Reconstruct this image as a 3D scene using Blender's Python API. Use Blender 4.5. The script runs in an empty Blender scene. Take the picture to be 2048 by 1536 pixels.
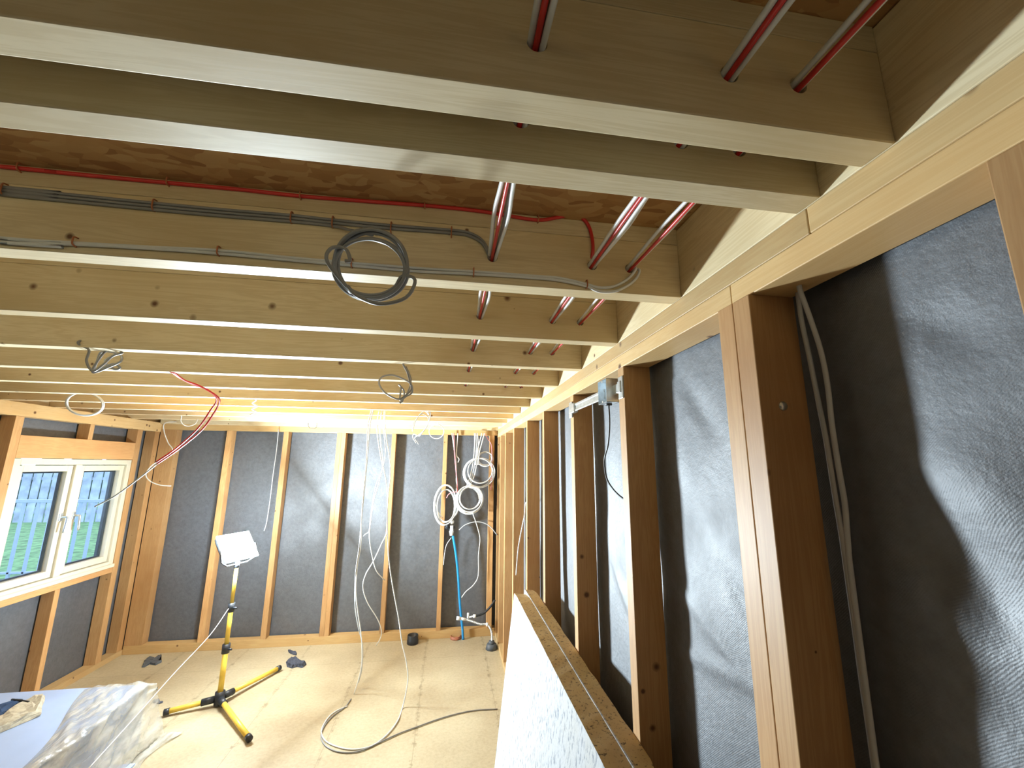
import bpy, bmesh, math, random
import numpy as np
from mathutils import Vector, Matrix, noise as mnoise
random.seed(7)
sc = bpy.context.scene
COL = sc.collection

# ------------------------------------------------------------------ camera
FPX = 818.84
R_ = Vector((0.98884179, -0.14874126, 0.00824349))
U_ = Vector((-0.03695468, -0.19131778, 0.98083223))
F_ = Vector((0.1443131, 0.97019253, 0.1946797))
CP = Vector((0, 0, 1.844))
cd = bpy.data.cameras.new('camera')
cd.sensor_width = 36.0; cd.lens = 36.0 * FPX / 2048; cd.clip_start = 0.01; cd.clip_end = 200
cam = bpy.data.objects.new('camera', cd); COL.objects.link(cam)
cam.matrix_world = Matrix(((R_.x, U_.x, -F_.x, CP.x), (R_.y, U_.y, -F_.y, CP.y), (R_.z, U_.z, -F_.z, CP.z), (0, 0, 0, 1)))
sc.camera = cam

# ------------------------------------------------------------------ world, exposure
w = bpy.data.worlds.new('dusk_sky'); sc.world = w; w.use_nodes = True
bg = w.node_tree.nodes['Background']
bg.inputs[0].default_value = (0.50, 0.63, 1.0, 1); bg.inputs[1].default_value = 1.15
vs = sc.view_settings
vs.view_transform = 'Standard'; vs.look = 'None'; vs.gamma = 1.0; vs.use_curve_mapping = False
vs.exposure = 1.27
LAMP_STRENGTH = 670.0

# ------------------------------------------------------------------ geometry constants (metres)
H = 2.263                 # underside of joists
XR, XL, YB = 0.565, -3.086, 4.935   # inner faces of the stud walls
YF = -3.2                 # wall behind the viewer
SD = 0.092                # stud depth
MEM = 0.10                # membrane lies behind the studs
PR = 0.0905               # height of the doubled head plates


def at(px, py, x=None, y=None, z=None):
    """the point on a known plane of the room that the photograph shows at a pixel"""
    d = F_ + R_ * ((px - 1024) / FPX) - U_ * ((py - 768) / FPX)
    if x is not None: k = x / d.x
    elif y is not None: k = y / d.y
    else: k = (z - CP.z) / d.z
    return CP + d * k

# ------------------------------------------------------------------ materials
def newmat(name):
    m = bpy.data.materials.new(name); m.use_nodes = True
    nt = m.node_tree; b = nt.nodes['Principled BSDF']
    return m, nt, b

def N(nt, typ, **kw):
    n = nt.nodes.new(typ)
    for k, v in kw.items():
        if k.startswith('i_'):
            key = k[2:]
            n.inputs[int(key) if key.isdigit() else key].default_value = v
        else: setattr(n, k, v)
    return n

def ramp(nt, stops, interp='LINEAR'):
    r = nt.nodes.new('ShaderNodeValToRGB'); cr = r.color_ramp; cr.interpolation = interp
    while len(cr.elements) < len(stops): cr.elements.new(0.5)
    for e, (p, c) in zip(cr.elements, stops):
        e.position = p; e.color = c if len(c) == 4 else (*c, 1)
    return r

def simple(name, col, rough=0.5, metal=0.0, spec=0.5, var=0.0, scale=20, bump=0.0):
    m, nt, b = newmat(name)
    b.inputs['Base Color'].default_value = (*col, 1); b.inputs['Roughness'].default_value = rough
    b.inputs['Metallic'].default_value = metal; b.inputs['Specular IOR Level'].default_value = spec
    tc = N(nt, 'ShaderNodeTexCoord'); no = N(nt, 'ShaderNodeTexNoise', i_Scale=scale, i_Detail=4.0)
    nt.links.new(tc.outputs['Object'], no.inputs['Vector'])
    lo = tuple(c * (1 - var) for c in col); hi = tuple(min(1, c * (1 + var)) for c in col)
    r = ramp(nt, [(0.3, lo), (0.7, hi)])
    nt.links.new(no.outputs['Fac'], r.inputs['Fac']); nt.links.new(r.outputs['Color'], b.inputs['Base Color'])
    if bump:
        bp = N(nt, 'ShaderNodeBump', i_Strength=bump, i_Distance=0.004)
        nt.links.new(no.outputs['Fac'], bp.inputs['Height']); nt.links.new(bp.outputs['Normal'], b.inputs['Normal'])
    return m

def wood(name, axis, base, dark, knot=(0.13, 0.055, 0.02), rough=0.5, vary=0.25):
    m, nt, b = newmat(name); L = nt.links.new
    tc = N(nt, 'ShaderNodeTexCoord'); oi = N(nt, 'ShaderNodeObjectInfo')
    off = N(nt, 'ShaderNodeVectorMath', operation='SCALE'); off.inputs[0].default_value = (37, 53, 71)
    L(oi.outputs['Random'], off.inputs['Scale'])
    ad = N(nt, 'ShaderNodeVectorMath', operation='ADD'); L(tc.outputs['Object'], ad.inputs[0]); L(off.outputs[0], ad.inputs[1])
    sl, scx = 0.9, 16.0
    s = [scx, scx, scx]; s['xyz'.index(axis)] = sl
    mp = N(nt, 'ShaderNodeMapping'); mp.inputs['Scale'].default_value = s; L(ad.outputs[0], mp.inputs['Vector'])
    g1 = N(nt, 'ShaderNodeTexNoise', i_Scale=1.6, i_Detail=5.0, i_Roughness=0.6); g1.inputs['Distortion'].default_value = 0.6
    L(mp.outputs[0], g1.inputs['Vector'])
    # knots: small round marks, with grain swelling round them
    vo = N(nt, 'ShaderNodeTexVoronoi', i_Scale=9.5); L(ad.outputs[0], vo.inputs['Vector'])
    sep = N(nt, 'ShaderNodeSeparateColor'); L(vo.outputs['Color'], sep.inputs[0])
    sel = N(nt, 'ShaderNodeMath', operation='MULTIPLY_ADD'); sel.inputs[1].default_value = 0.155; sel.inputs[2].default_value = 0.0
    L(sep.outputs[0], sel.inputs[0])
    dv = N(nt, 'ShaderNodeMath', operation='DIVIDE'); L(vo.outputs['Distance'], dv.inputs[0]); L(sel.outputs[0], dv.inputs[1])
    kr = ramp(nt, [(0.45, (1, 1, 1)), (0.8, (0.35, 0.35, 0.35)), (1.0, (0, 0, 0))]); L(dv.outputs[0], kr.inputs['Fac'])
    swell = N(nt, 'ShaderNodeMath', operation='MULTIPLY_ADD'); swell.inputs[1].default_value = 0.16
    L(kr.outputs['Color'], swell.inputs[0]); L(g1.outputs['Fac'], swell.inputs[2])
    # growth rings drawn out along the grain
    wv = N(nt, 'ShaderNodeMath', operation='MULTIPLY'); wv.inputs[1].default_value = 55.0; L(swell.outputs[0], wv.inputs[0])
    sn = N(nt, 'ShaderNodeMath', operation='SINE'); L(wv.outputs[0], sn.inputs[0])
    mr = N(nt, 'ShaderNodeMapRange'); mr.inputs['From Min'].default_value = -1; mr.inputs['From Max'].default_value = 1
    mr.inputs['To Min'].default_value = 0.0; mr.inputs['To Max'].default_value = 0.85; L(sn.outputs[0], mr.inputs['Value'])
    big = N(nt, 'ShaderNodeTexNoise', i_Scale=2.2, i_Detail=3.0); L(ad.outputs[0], big.inputs['Vector'])
    mx = N(nt, 'ShaderNodeMix', data_type='RGBA'); L(mr.outputs[0], mx.inputs[0])
    mx.inputs[6].default_value = (*base, 1); mx.inputs[7].default_value = (*[0.55 * a + 0.45 * c for a, c in zip(base, dark)], 1)
    mx2 = N(nt, 'ShaderNodeMix', data_type='RGBA'); r2 = ramp(nt, [(0.42, (0, 0, 0)), (0.75, (0.8, 0.8, 0.8))])
    L(big.outputs['Fac'], r2.inputs['Fac']); L(r2.outputs['Color'], mx2.inputs[0]); L(mx.outputs[2], mx2.inputs[6]); mx2.inputs[7].default_value = (*dark, 1)
    mx3 = N(nt, 'ShaderNodeMix', data_type='RGBA'); L(kr.outputs['Color'], mx3.inputs[0]); L(mx2.outputs[2], mx3.inputs[6]); mx3.inputs[7].default_value = (*knot, 1)
    hs = N(nt, 'ShaderNodeHueSaturation'); vr = N(nt, 'ShaderNodeMapRange')
    vr.inputs['To Min'].default_value = 1 - vary; vr.inputs['To Max'].default_value = 1 + vary * 0.4
    L(oi.outputs['Random'], vr.inputs['Value']); L(vr.outputs[0], hs.inputs['Value']); L(mx3.outputs[2], hs.inputs['Color'])
    L(hs.outputs[0], b.inputs['Base Color']); b.inputs['Roughness'].default_value = rough
    b.inputs['Specular IOR Level'].default_value = 0.4
    bp = N(nt, 'ShaderNodeBump', i_Strength=0.12, i_Distance=0.002); L(g1.outputs['Fac'], bp.inputs['Height']); L(bp.outputs['Normal'], b.inputs['Normal'])
    return m

JB, JD = (0.74, 0.62, 0.40), (0.54, 0.40, 0.20)
SB, SDK = (0.58, 0.345, 0.15), (0.40, 0.19, 0.065)
M = {
    'joist': wood('pale_softwood_joist', 'x', JB, JD),
    'rim': wood('pale_softwood_rim', 'y', JB, JD),
    'stud': wood('orange_softwood_stud', 'z', SB, SDK),
    'plate_y': wood('softwood_plate_lengthways', 'y', (0.66, 0.46, 0.22), (0.55, 0.33, 0.13)),
    'plate_x': wood('softwood_plate_crossways', 'x', (0.64, 0.43, 0.19), (0.52, 0.30, 0.11)),
    'lintel': wood('orange_softwood_lintel', 'y', (0.66, 0.38, 0.16), (0.5, 0.24, 0.09)),
    'white_cable': simple('white_cable_sheath', (0.75, 0.76, 0.74), 0.35, var=0.05),
    'grey_cable': simple('grey_cable_sheath', (0.25, 0.245, 0.24), 0.4, var=0.1),
    'pale_grey_cable': simple('pale_grey_cable_sheath', (0.52, 0.53, 0.53), 0.4, var=0.06),
    'dark_cable': simple('dark_cable_sheath', (0.04, 0.045, 0.05), 0.4, var=0.1),
    'red_cable': simple('red_cable_sheath', (0.62, 0.03, 0.025), 0.35, var=0.08),
    'pink_cable': simple('pink_cable_sheath', (0.75, 0.25, 0.27), 0.35, var=0.08),
    'clip': simple('copper_clip', (0.45, 0.16, 0.07), 0.4, 0.3, var=0.2),
    'yellow': simple('yellow_painted_tube', (0.78, 0.52, 0.07), 0.4, var=0.08),
    'black': simple('black_plastic', (0.02, 0.022, 0.026), 0.45, var=0.3),
    'steel': simple('galvanised_steel', (0.62, 0.66, 0.68), 0.32, 0.85, var=0.15, scale=60),
    'copper': simple('red_brown_clay', (0.36, 0.13, 0.07), 0.6, var=0.25),
    'blue': simple('blue_water_pipe', (0.02, 0.27, 0.62), 0.35, var=0.05),
    'white_plastic': simple('white_plastic', (0.78, 0.8, 0.8), 0.35, var=0.03),
    'cream': simple('cream_painted_frame', (0.62, 0.575, 0.45), 0.4, var=0.03),
    'grey_rubber': simple('grey_rubber', (0.08, 0.09, 0.10), 0.6, var=0.2),
    'scrap': simple('dark_scrap', (0.045, 0.05, 0.07), 0.75, var=0.5, scale=60, bump=0.5),
    'rail': simple('pale_blue_grey_paint', (0.55, 0.62, 0.72), 0.4, var=0.05),
    'fence': simple('weathered_fence_board', (0.62, 0.66, 0.72), 0.8, var=0.3, scale=3),
    'grass': simple('lawn_grass', (0.24, 0.42, 0.14), 0.9, var=0.5, scale=6, bump=0.5),
    'hedge': simple('hedge_leaf', (0.06, 0.12, 0.05), 0.9, var=0.8, scale=5),
    'render_wall': simple('pale_render', (0.5, 0.5, 0.5), 0.9, var=0.1),
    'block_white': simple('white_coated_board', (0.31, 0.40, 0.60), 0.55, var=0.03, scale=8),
    'blue_cloth': simple('dark_blue_cloth', (0.02, 0.05, 0.12), 0.8, var=0.4, scale=30, bump=0.4),
    'screw': simple('zinc_screw_head', (0.6, 0.58, 0.5), 0.3, 0.9, var=0.1),
}

# membrane: black woven breather fabric with a soft sheen
def membrane(name, u, v):
    m, nt, b = newmat(name); L = nt.links.new
    tc = N(nt, 'ShaderNodeTexCoord')
    no = N(nt, 'ShaderNodeTexNoise', i_Scale=34.0, i_Detail=5.0, i_Roughness=0.7); L(tc.outputs['Object'], no.inputs['Vector'])
    wv = N(nt, 'ShaderNodeTexWave', i_Scale=135.0); wv.bands_direction = 'DIAGONAL'; L(tc.outputs['Object'], wv.inputs['Vector'])
    wr = N(nt, 'ShaderNodeTexNoise', i_Scale=4.0, i_Detail=3.0); L(tc.outputs['Object'], wr.inputs['Vector'])
    r = ramp(nt, [(0.3, (0.048, 0.053, 0.062)), (0.7, (0.092, 0.101, 0.116))]); L(no.outputs['Fac'], r.inputs['Fac'])
    L(r.outputs['Color'], b.inputs['Base Color'])
    rr = ramp(nt, [(0.35, (0.52,) * 3), (0.65, (0.66,) * 3)]); L(wr.outputs['Fac'], rr.inputs['Fac']); L(rr.outputs['Color'], b.inputs['Roughness'])
    b.inputs['Specular IOR Level'].default_value = 1.0; b.inputs['IOR'].default_value = 1.62
    b.inputs['Sheen Weight'].default_value = 0.2; b.inputs['Sheen Roughness'].default_value = 0.4
    a = N(nt, 'ShaderNodeMath', operation='MULTIPLY_ADD'); a.inputs[1].default_value = 0.055; L(wv.outputs['Fac'], a.inputs[0]); L(no.outputs['Fac'], a.inputs[2])
    bp = N(nt, 'ShaderNodeBump', i_Strength=0.55, i_Distance=0.004); L(a.outputs[0], bp.inputs['Height']); L(bp.outputs['Normal'], b.inputs['Normal'])
    return m
M['membrane'] = membrane('black_breather_membrane', 1, 1)

def osb():
    m, nt, b = newmat('oriented_strand_board'); L = nt.links.new
    tc = N(nt, 'ShaderNodeTexCoord'); mp = N(nt, 'ShaderNodeMapping'); mp.inputs['Scale'].default_value = (26, 60, 1); mp.inputs['Rotation'].default_value = (0, 0, 0.5)
    L(tc.outputs['Object'], mp.inputs['Vector'])
    dn = N(nt, 'ShaderNodeTexNoise', i_Scale=9.0); L(tc.outputs['Object'], dn.inputs['Vector'])
    sc1 = N(nt, 'ShaderNodeVectorMath', operation='MULTIPLY_ADD'); L(dn.outputs['Color'], sc1.inputs[0]); sc1.inputs[1].default_value = (3, 3, 0); L(mp.outputs[0], sc1.inputs[2])
    vo = N(nt, 'ShaderNodeTexVoronoi', i_Scale=1.0); L(sc1.outputs[0], vo.inputs['Vector'])
    se = N(nt, 'ShaderNodeSeparateColor'); L(vo.outputs['Color'], se.inputs[0])
    r = ramp(nt, [(0.0, (0.34, 0.16, 0.06)), (0.35, (0.44, 0.235, 0.09)), (0.7, (0.50, 0.29, 0.12)), (1.0, (0.56, 0.35, 0.16))])
    L(se.outputs[0], r.inputs['Fac']); L(r.outputs['Color'], b.inputs['Base Color']); b.inputs['Roughness'].default_value = 0.55
    return m
M['osb'] = osb()

def chipboard():
    m, nt, b = newmat('chipboard_flooring'); L = nt.links.new
    tc = N(nt, 'ShaderNodeTexCoord'); sx = N(nt, 'ShaderNodeSeparateXYZ'); L(tc.outputs['Object'], sx.inputs[0])
    no = N(nt, 'ShaderNodeTexNoise', i_Scale=45.0, i_Detail=6.0, i_Roughness=0.7); L(tc.outputs['Object'], no.inputs['Vector'])
    big = N(nt, 'ShaderNodeTexNoise', i_Scale=2.3, i_Detail=4.0); L(tc.outputs['Object'], big.inputs['Vector'])
    r = ramp(nt, [(0.3, (0.40, 0.335, 0.215)), (0.5, (0.46, 0.395, 0.26)), (0.75, (0.52, 0.45, 0.31))]); L(no.outputs['Fac'], r.inputs['Fac'])
    r2 = ramp(nt, [(0.35, (0.84, 0.80, 0.76)), (0.65, (1.0, 1.0, 1.0))]); L(big.outputs['Fac'], r2.inputs['Fac'])
    mu = N(nt, 'ShaderNodeMix', data_type='RGBA', blend_type='MULTIPLY'); mu.inputs[0].default_value = 1; L(r.outputs['Color'], mu.inputs[6]); L(r2.outputs['Color'], mu.inputs[7])
    # joints every 0.59 m, lengthways; smeared with dark glue in places
    def band(axis_out, offset, period, width, soft):
        a = N(nt, 'ShaderNodeMath', operation='ADD'); a.inputs[1].default_value = offset; L(axis_out, a.inputs[0])
        q = N(nt, 'ShaderNodeMath', operation='PINGPONG'); q.inputs[1].default_value = period / 2; L(a.outputs[0], q.inputs[0])
        mr = N(nt, 'ShaderNodeMapRange'); mr.inputs['From Min'].default_value = width; mr.inputs['From Max'].default_value = width + soft
        mr.inputs['To Min'].default_value = 1; mr.inputs['To Max'].default_value = 0; L(q.outputs[0], mr.inputs['Value']); return mr
    s1 = band(sx.outputs['X'], 0.165, 0.59, 0.0012, 0.001)
    s1b = band(sx.outputs['X'], 0.165, 0.59, 0.012, 0.010)
    s2 = band(sx.outputs['Y'], -4.49, 2.4, 0.0012, 0.001)
    sm = N(nt, 'ShaderNodeTexNoise', i_Scale=16.0, i_Detail=5.0, i_Roughness=0.75); L(tc.outputs['Object'], sm.inputs['Vector'])
    sr = ramp(nt, [(0.50, (0, 0, 0)), (0.62, (0.75, 0.75, 0.75))]); L(sm.outputs['Fac'], sr.inputs['Fac'])
    ms = N(nt, 'ShaderNodeMath', operation='MULTIPLY'); L(s1b.outputs[0], ms.inputs[0]); L(sr.outputs['Color'], ms.inputs[1])
    mx = N(nt, 'ShaderNodeMath', operation='MAXIMUM'); L(s1.outputs[0], mx.inputs[0]); L(s2.outputs[0], mx.inputs[1])
    mx.use_clamp = True
    mh = N(nt, 'ShaderNodeMath', operation='MULTIPLY'); mh.inputs[1].default_value = 0.6; L(mx.outputs[0], mh.inputs[0])
    mm = N(nt, 'ShaderNodeMath', operation='MAXIMUM'); L(mh.outputs[0], mm.inputs[0]); L(ms.outputs[0], mm.inputs[1])
    fin = N(nt, 'ShaderNodeMix', data_type='RGBA'); L(mm.outputs[0], fin.inputs[0]); L(mu.outputs[2], fin.inputs[6]); fin.inputs[7].default_value = (0.20, 0.16, 0.09, 1)
    L(fin.outputs[2], b.inputs['Base Color']); b.inputs['Roughness'].default_value = 0.5
    return m
M['chipboard'] = chipboard()

def speckle(name, base, fleck, scale, lo, hi, stretch=(1, 1, 1), stain=None, vary=0.12):
    m, nt, b = newmat(name); L = nt.links.new
    tc = N(nt, 'ShaderNodeTexCoord'); mp = N(nt, 'ShaderNodeMapping'); mp.inputs['Scale'].default_value = stretch; L(tc.outputs['Object'], mp.inputs['Vector'])
    no = N(nt, 'ShaderNodeTexNoise', i_Scale=scale, i_Detail=3.0, i_Roughness=0.6); L(mp.outputs[0], no.inputs['Vector'])
    r = ramp(nt, [(lo, fleck), (hi, base)]); L(no.outputs['Fac'], r.inputs['Fac'])
    big = N(nt, 'ShaderNodeTexNoise', i_Scale=5.0, i_Detail=4.0); L(mp.outputs[0], big.inputs['Vector'])
    r2 = ramp(nt, [(0.45, (1, 1, 1)), (0.7, stain or tuple(1 - vary for _ in range(3)))]); L(big.outputs['Fac'], r2.inputs['Fac'])
    mu = N(nt, 'ShaderNodeMix', data_type='RGBA', blend_type='MULTIPLY'); mu.inputs[0].default_value = 1; L(r.outputs['Color'], mu.inputs[6]); L(r2.outputs['Color'], mu.inputs[7])
    L(mu.outputs[2], b.inputs['Base Color']); b.inputs['Roughness'].default_value = 0.7
    bp = N(nt, 'ShaderNodeBump', i_Strength=0.5, i_Distance=0.003); L(no.outputs['Fac'], bp.inputs['Height']); L(bp.outputs['Normal'], b.inputs['Normal'])
    return m
M['panel_face'] = speckle('flecked_white_facing', (0.43, 0.44, 0.455), (0.19, 0.21, 0.25), 85, 0.36, 0.46, (1, 1, 0.4), (1.0, 0.95, 0.84))
M['panel_core'] = speckle('flecked_tan_core', (0.50, 0.37, 0.17), (0.10, 0.07, 0.03), 95, 0.33, 0.43, (1, 1, 1), (0.85, 0.8, 0.75))
M['offcut'] = speckle('broken_foam_offcut', (0.50, 0.46, 0.34), (0.3, 0.26, 0.2), 30, 0.3, 0.6)

def film():
    m, nt, b = newmat('clear_plastic_film'); L = nt.links.new
    out = nt.nodes['Material Output']
    tr = N(nt, 'ShaderNodeBsdfTransparent'); tr.inputs[0].default_value = (0.93, 0.94, 0.95, 1)
    b.inputs['Base Color'].default_value = (0.50, 0.48, 0.42, 1); b.inputs['Roughness'].default_value = 0.18
    b.inputs['Specular IOR Level'].default_value = 0.8
    tc = N(nt, 'ShaderNodeTexCoord'); no = N(nt, 'ShaderNodeTexNoise', i_Scale=9.0, i_Detail=5.0); mp = N(nt, 'ShaderNodeMapping'); mp.inputs['Scale'].default_value = (3, 0.7, 1)
    L(tc.outputs['Object'], mp.inputs[0]); L(mp.outputs[0], no.inputs['Vector'])
    bp = N(nt, 'ShaderNodeBump', i_Strength=0.9, i_Distance=0.02); L(no.outputs['Fac'], bp.inputs['Height']); L(bp.outputs['Normal'], b.inputs['Normal'])
    r = ramp(nt, [(0.35, (0.35,) * 3), (0.65, (0.8,) * 3)]); L(no.outputs['Fac'], r.inputs['Fac'])
    ms = N(nt, 'ShaderNodeMixShader'); L(r.outputs['Color'], ms.inputs[0]); L(tr.outputs[0], ms.inputs[1]); L(b.outputs[0], ms.inputs[2])
    L(ms.outputs[0], out.inputs['Surface'])
    return m
M['film'] = film()

def glass():
    m, nt, b = newmat('window_glass'); L = nt.links.new
    out = nt.nodes['Material Output']
    tr = N(nt, 'ShaderNodeBsdfTransparent'); tr.inputs[0].default_value = (0.93, 0.97, 1.0, 1)
    gl = N(nt, 'ShaderNodeBsdfGlossy'); gl.inputs['Roughness'].default_value = 0.02
    ms = N(nt, 'ShaderNodeMixShader'); ms.inputs[0].default_value = 0.05; L(tr.outputs[0], ms.inputs[1]); L(gl.outputs[0], ms.inputs[2]); L(ms.outputs[0], out.inputs['Surface'])
    return m
M['glass'] = glass()

def emit():
    m, nt, b = newmat('floodlight_led_panel')
    b.inputs['Base Color'].default_value = (0.9, 0.9, 0.9, 1)
    b.inputs['Emission Color'].default_value = (0.77, 0.91, 1.0, 1); b.inputs['Emission Strength'].default_value = LAMP_STRENGTH
    return m
M['led'] = emit()

# ------------------------------------------------------------------ helpers
def link(name, bm, mats, parent=None, origin=None, smooth=False):
    if origin is not None:
        bmesh.ops.translate(bm, verts=bm.verts, vec=-Vector(origin))
    bmesh.ops.recalc_face_normals(bm, faces=bm.faces)
    me = bpy.data.meshes.new(name); bm.to_mesh(me); bm.free()
    for m in (mats if isinstance(mats, (list, tuple)) else [mats]): me.materials.append(m)
    if smooth:
        for p in me.polygons: p.use_smooth = True
    o = bpy.data.objects.new(name, me); COL.objects.link(o)
    if origin is not None: o.location = origin
    if parent is not None:
        o.parent = parent
        o.location = Vector(origin if origin is not None else (0, 0, 0)) - world_loc(parent)
    return o

def world_loc(o):
    v = Vector(o.location)
    while o.parent: o = o.parent; v += Vector(o.location)
    return v

def tag(o, label=None, cat=None, group=None, kind=None):
    if label: o['label'] = label
    if cat: o['category'] = cat
    if group: o['group'] = group
    if kind: o['kind'] = kind
    return o

def struct(name, bm, mats, **k): return tag(link(name, bm, mats, **k), kind='structure')

def thing(name, label, cat, loc, group=None):
    o = bpy.data.objects.new(name, None); COL.objects.link(o); o.location = loc; o.empty_display_size = 0.05
    return tag(o, label, cat, group)

def box(bm, x0, x1, y0, y1, z0, z1, bevel=0.0, mi=0):
    r = bmesh.ops.create_cube(bm, size=1.0)
    vs_ = r['verts']
    bmesh.ops.scale(bm, verts=vs_, vec=(x1 - x0, y1 - y0, z1 - z0))
    bmesh.ops.translate(bm, verts=vs_, vec=((x0 + x1) / 2, (y0 + y1) / 2, (z0 + z1) / 2))
    if bevel:
        es = list({e for v in vs_ for e in v.link_edges})
        bmesh.ops.bevel(bm, geom=es, offset=bevel, segments=2, affect='EDGES', profile=0.5)
    if mi:
        for f in {f for v in vs_ for f in v.link_faces}: f.material_index = mi
    return vs_

def boxbm(*a, **k):
    bm = bmesh.new(); box(bm, *a, **k); return bm

def timber(name, label, cat, x0, x1, y0, y1, z0, z1, mat, group=None, parent=None, bevel=0.0018):
    bm = boxbm(x0, x1, y0, y1, z0, z1, bevel=bevel)
    o = link(name, bm, mat, parent=parent, origin=((x0 + x1) / 2, (y0 + y1) / 2, z0))
    if parent is None: tag(o, label, cat, group)
    return o

def catmull(pts, n=8):
    P = [Vector(p) for p in pts]
    if len(P) < 3: return [P[0].lerp(P[-1], i / n) for i in range(n + 1)]
    Q = [P[0] * 2 - P[1]] + P + [P[-1] * 2 - P[-2]]
    out = []
    for i in range(1, len(Q) - 2):
        a, b, c, d = Q[i - 1:i + 3]
        for k in range(n):
            t = k / n
            out.append(0.5 * ((2 * b) + (c - a) * t + (2 * a - 5 * b + 4 * c - d) * t * t + (3 * b - a - 3 * c + d) * t ** 3))
    out.append(P[-1]); return out

def tube(bm, pts, r, seg=8, smooth=8, flat=1.0, mi=0):
    P = catmull(pts, smooth) if smooth else [Vector(p) for p in pts]
    t0 = (P[1] - P[0]).normalized(); up = Vector((0, 0, 1)) if abs(t0.z) < 0.9 else Vector((0, 1, 0))
    nrm = (up - t0 * up.dot(t0)).normalized(); rings = []
    for i, p in enumerate(P):
        t = (P[min(i + 1, len(P) - 1)] - P[max(i - 1, 0)])
        t = t.normalized() if t.length > 1e-9 else t0
        nrm = (nrm - t * nrm.dot(t)); nrm = nrm.normalized() if nrm.length > 1e-6 else t.orthogonal().normalized()
        b = t.cross(nrm)
        rr = r[i] if isinstance(r, list) else r
        rings.append([bm.verts.new(p + nrm * (math.cos(a) * rr) + b * (math.sin(a) * rr * flat)) for a in [2 * math.pi * k / seg for k in range(seg)]])
    fs = []
    for a, b in zip(rings, rings[1:]):
        for k in range(seg): fs.append(bm.faces.new((a[k], a[(k + 1) % seg], b[(k + 1) % seg], b[k])))
    fs.append(bm.faces.new(rings[0][::-1])); fs.append(bm.faces.new(rings[-1]))
    for f in fs: f.smooth = True; f.material_index = mi
    return bm

def cable(label, pts, mat, r=0.0042, name='electrical_cable', cat='cable', group=None, parent=None, seg=7, smooth=7, flat=1.0):
    bm = bmesh.new(); tube(bm, pts, r, seg, smooth, flat)
    o = link(name, bm, mat, parent=parent, origin=tuple(pts[0]))
    if parent is None: tag(o, label, cat, group)
    return o

def ring_pts(c, r, turns, u, v, wob=0.1, n=14, drift=None, seed=0, squash=1.0, start=0.0):
    rnd = random.Random(seed); out = []; c = Vector(c); u = Vector(u).normalized(); v = Vector(v).normalized(); w_ = u.cross(v)
    ph = [rnd.uniform(-1, 1) for _ in range(8)]
    tot = int(turns * n)
    for i in range(tot + 1):
        a = start + 2 * math.pi * i / n; k = i / n
        rr = r * (1 + wob * math.sin(k * 2.1 + ph[0] * 3) * 0.6 + wob * 0.4 * math.sin(a * 0.7 + ph[1] * 3))
        p = c + u * (math.cos(a) * rr) + v * (math.sin(a) * rr * squash) + w_ * (r * wob * 1.2 * math.sin(k * 1.7 + ph[2] * 3))
        if drift is not None: p += Vector(drift) * (i / tot)
        out.append(p)
    return out

def cyl(bm, p0, p1, r0, r1=None, seg=20, mi=0):
    r1 = r0 if r1 is None else r1
    return tube(bm, [p0, p1], [r0, r1], seg=seg, smooth=0, mi=mi)

# ================================================================== SETTING
# floor, ceiling deck
FLx0, FLx1, FLy1 = XL - MEM, XR + MEM + 0.03, YB + MEM + 0.03
struct('floor', boxbm(FLx0, FLx1, YF, FLy1, -0.022, 0.0), M['chipboard'])
struct('ceiling', boxbm(FLx0 - 0.1, FLx1 + 0.1, YF, FLy1 + 0.1, 2.452, 2.47), M['osb'])

# membrane walls: a wrinkled sheet with thickness
def sheet(a0, a1, z0, z1, plane, pos, out, step=0.022, amp=0.014, hole=None, seed=0, folds=()):
    """vertical sheet; plane 'x' -> points (pos, a, z); out = +1/-1 direction away from the room"""
    bm = bmesh.new(); na = max(2, int((a1 - a0) / step)); nz = max(2, int((z1 - z0) / step)); g = []
    for i in range(na + 1):
        col = []
        for j in range(nz + 1):
            a = a0 + (a1 - a0) * i / na; z = z0 + (z1 - z0) * j / nz
            n1 = mnoise.noise(Vector((a * 2.2 + seed, z * 1.1, seed * 1.7)))
            n2 = mnoise.noise(Vector((a * 7 + seed, z * 5, 3.1)))
            d = amp * (0.9 * n1 + 0.25 * n2) + amp * 0.8
            for (fa, fz, dir_a, dir_z, wd, ht, ln) in folds:
                l = math.hypot(dir_a, dir_z); ua, uz = dir_a / l, dir_z / l
                s = (a - fa) * ua + (z - fz) * uz; q = -(a - fa) * uz + (z - fz) * ua
                if 0 < s < ln: d += ht * math.exp(-(q / wd) ** 2) * math.sin(math.pi * s / ln)
            d = max(d, 0)
            col.append(bm.verts.new((pos + out * d, a, z) if plane == 'x' else (a, pos + out * d, z)))
        g.append(col)
    for i in range(na):
        for j in range(nz):
            if hole:
                ac = a0 + (a1 - a0) * (i + .5) / na; zc = z0 + (z1 - z0) * (j + .5) / nz
                if hole[0] < ac < hole[1] and hole[2] < zc < hole[3]: continue
            f = bm.faces.new((g[i][j], g[i + 1][j], g[i + 1][j + 1], g[i][j + 1])); f.smooth = True
    for v in [v for v in bm.verts if not v.link_faces]: bm.verts.remove(v)
    # sheathing board behind the membrane, in four pieces round the opening
    b0, b1 = sorted((pos + out * 0.05, pos + out * 0.09))
    def bd(p0, p1, q0, q1):
        if plane == 'x': box(bm, b0, b1, p0, p1, q0, q1)
        else: box(bm, p0, p1, b0, b1, q0, q1)
    if hole:
        bd(a0, hole[0], z0, z1); bd(hole[1], a1, z0, z1); bd(hole[0], hole[1], z0, hole[2]); bd(hole[0], hole[1], hole[3], z1)
    else: bd(a0, a1, z0, z1)
    return bm

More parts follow.
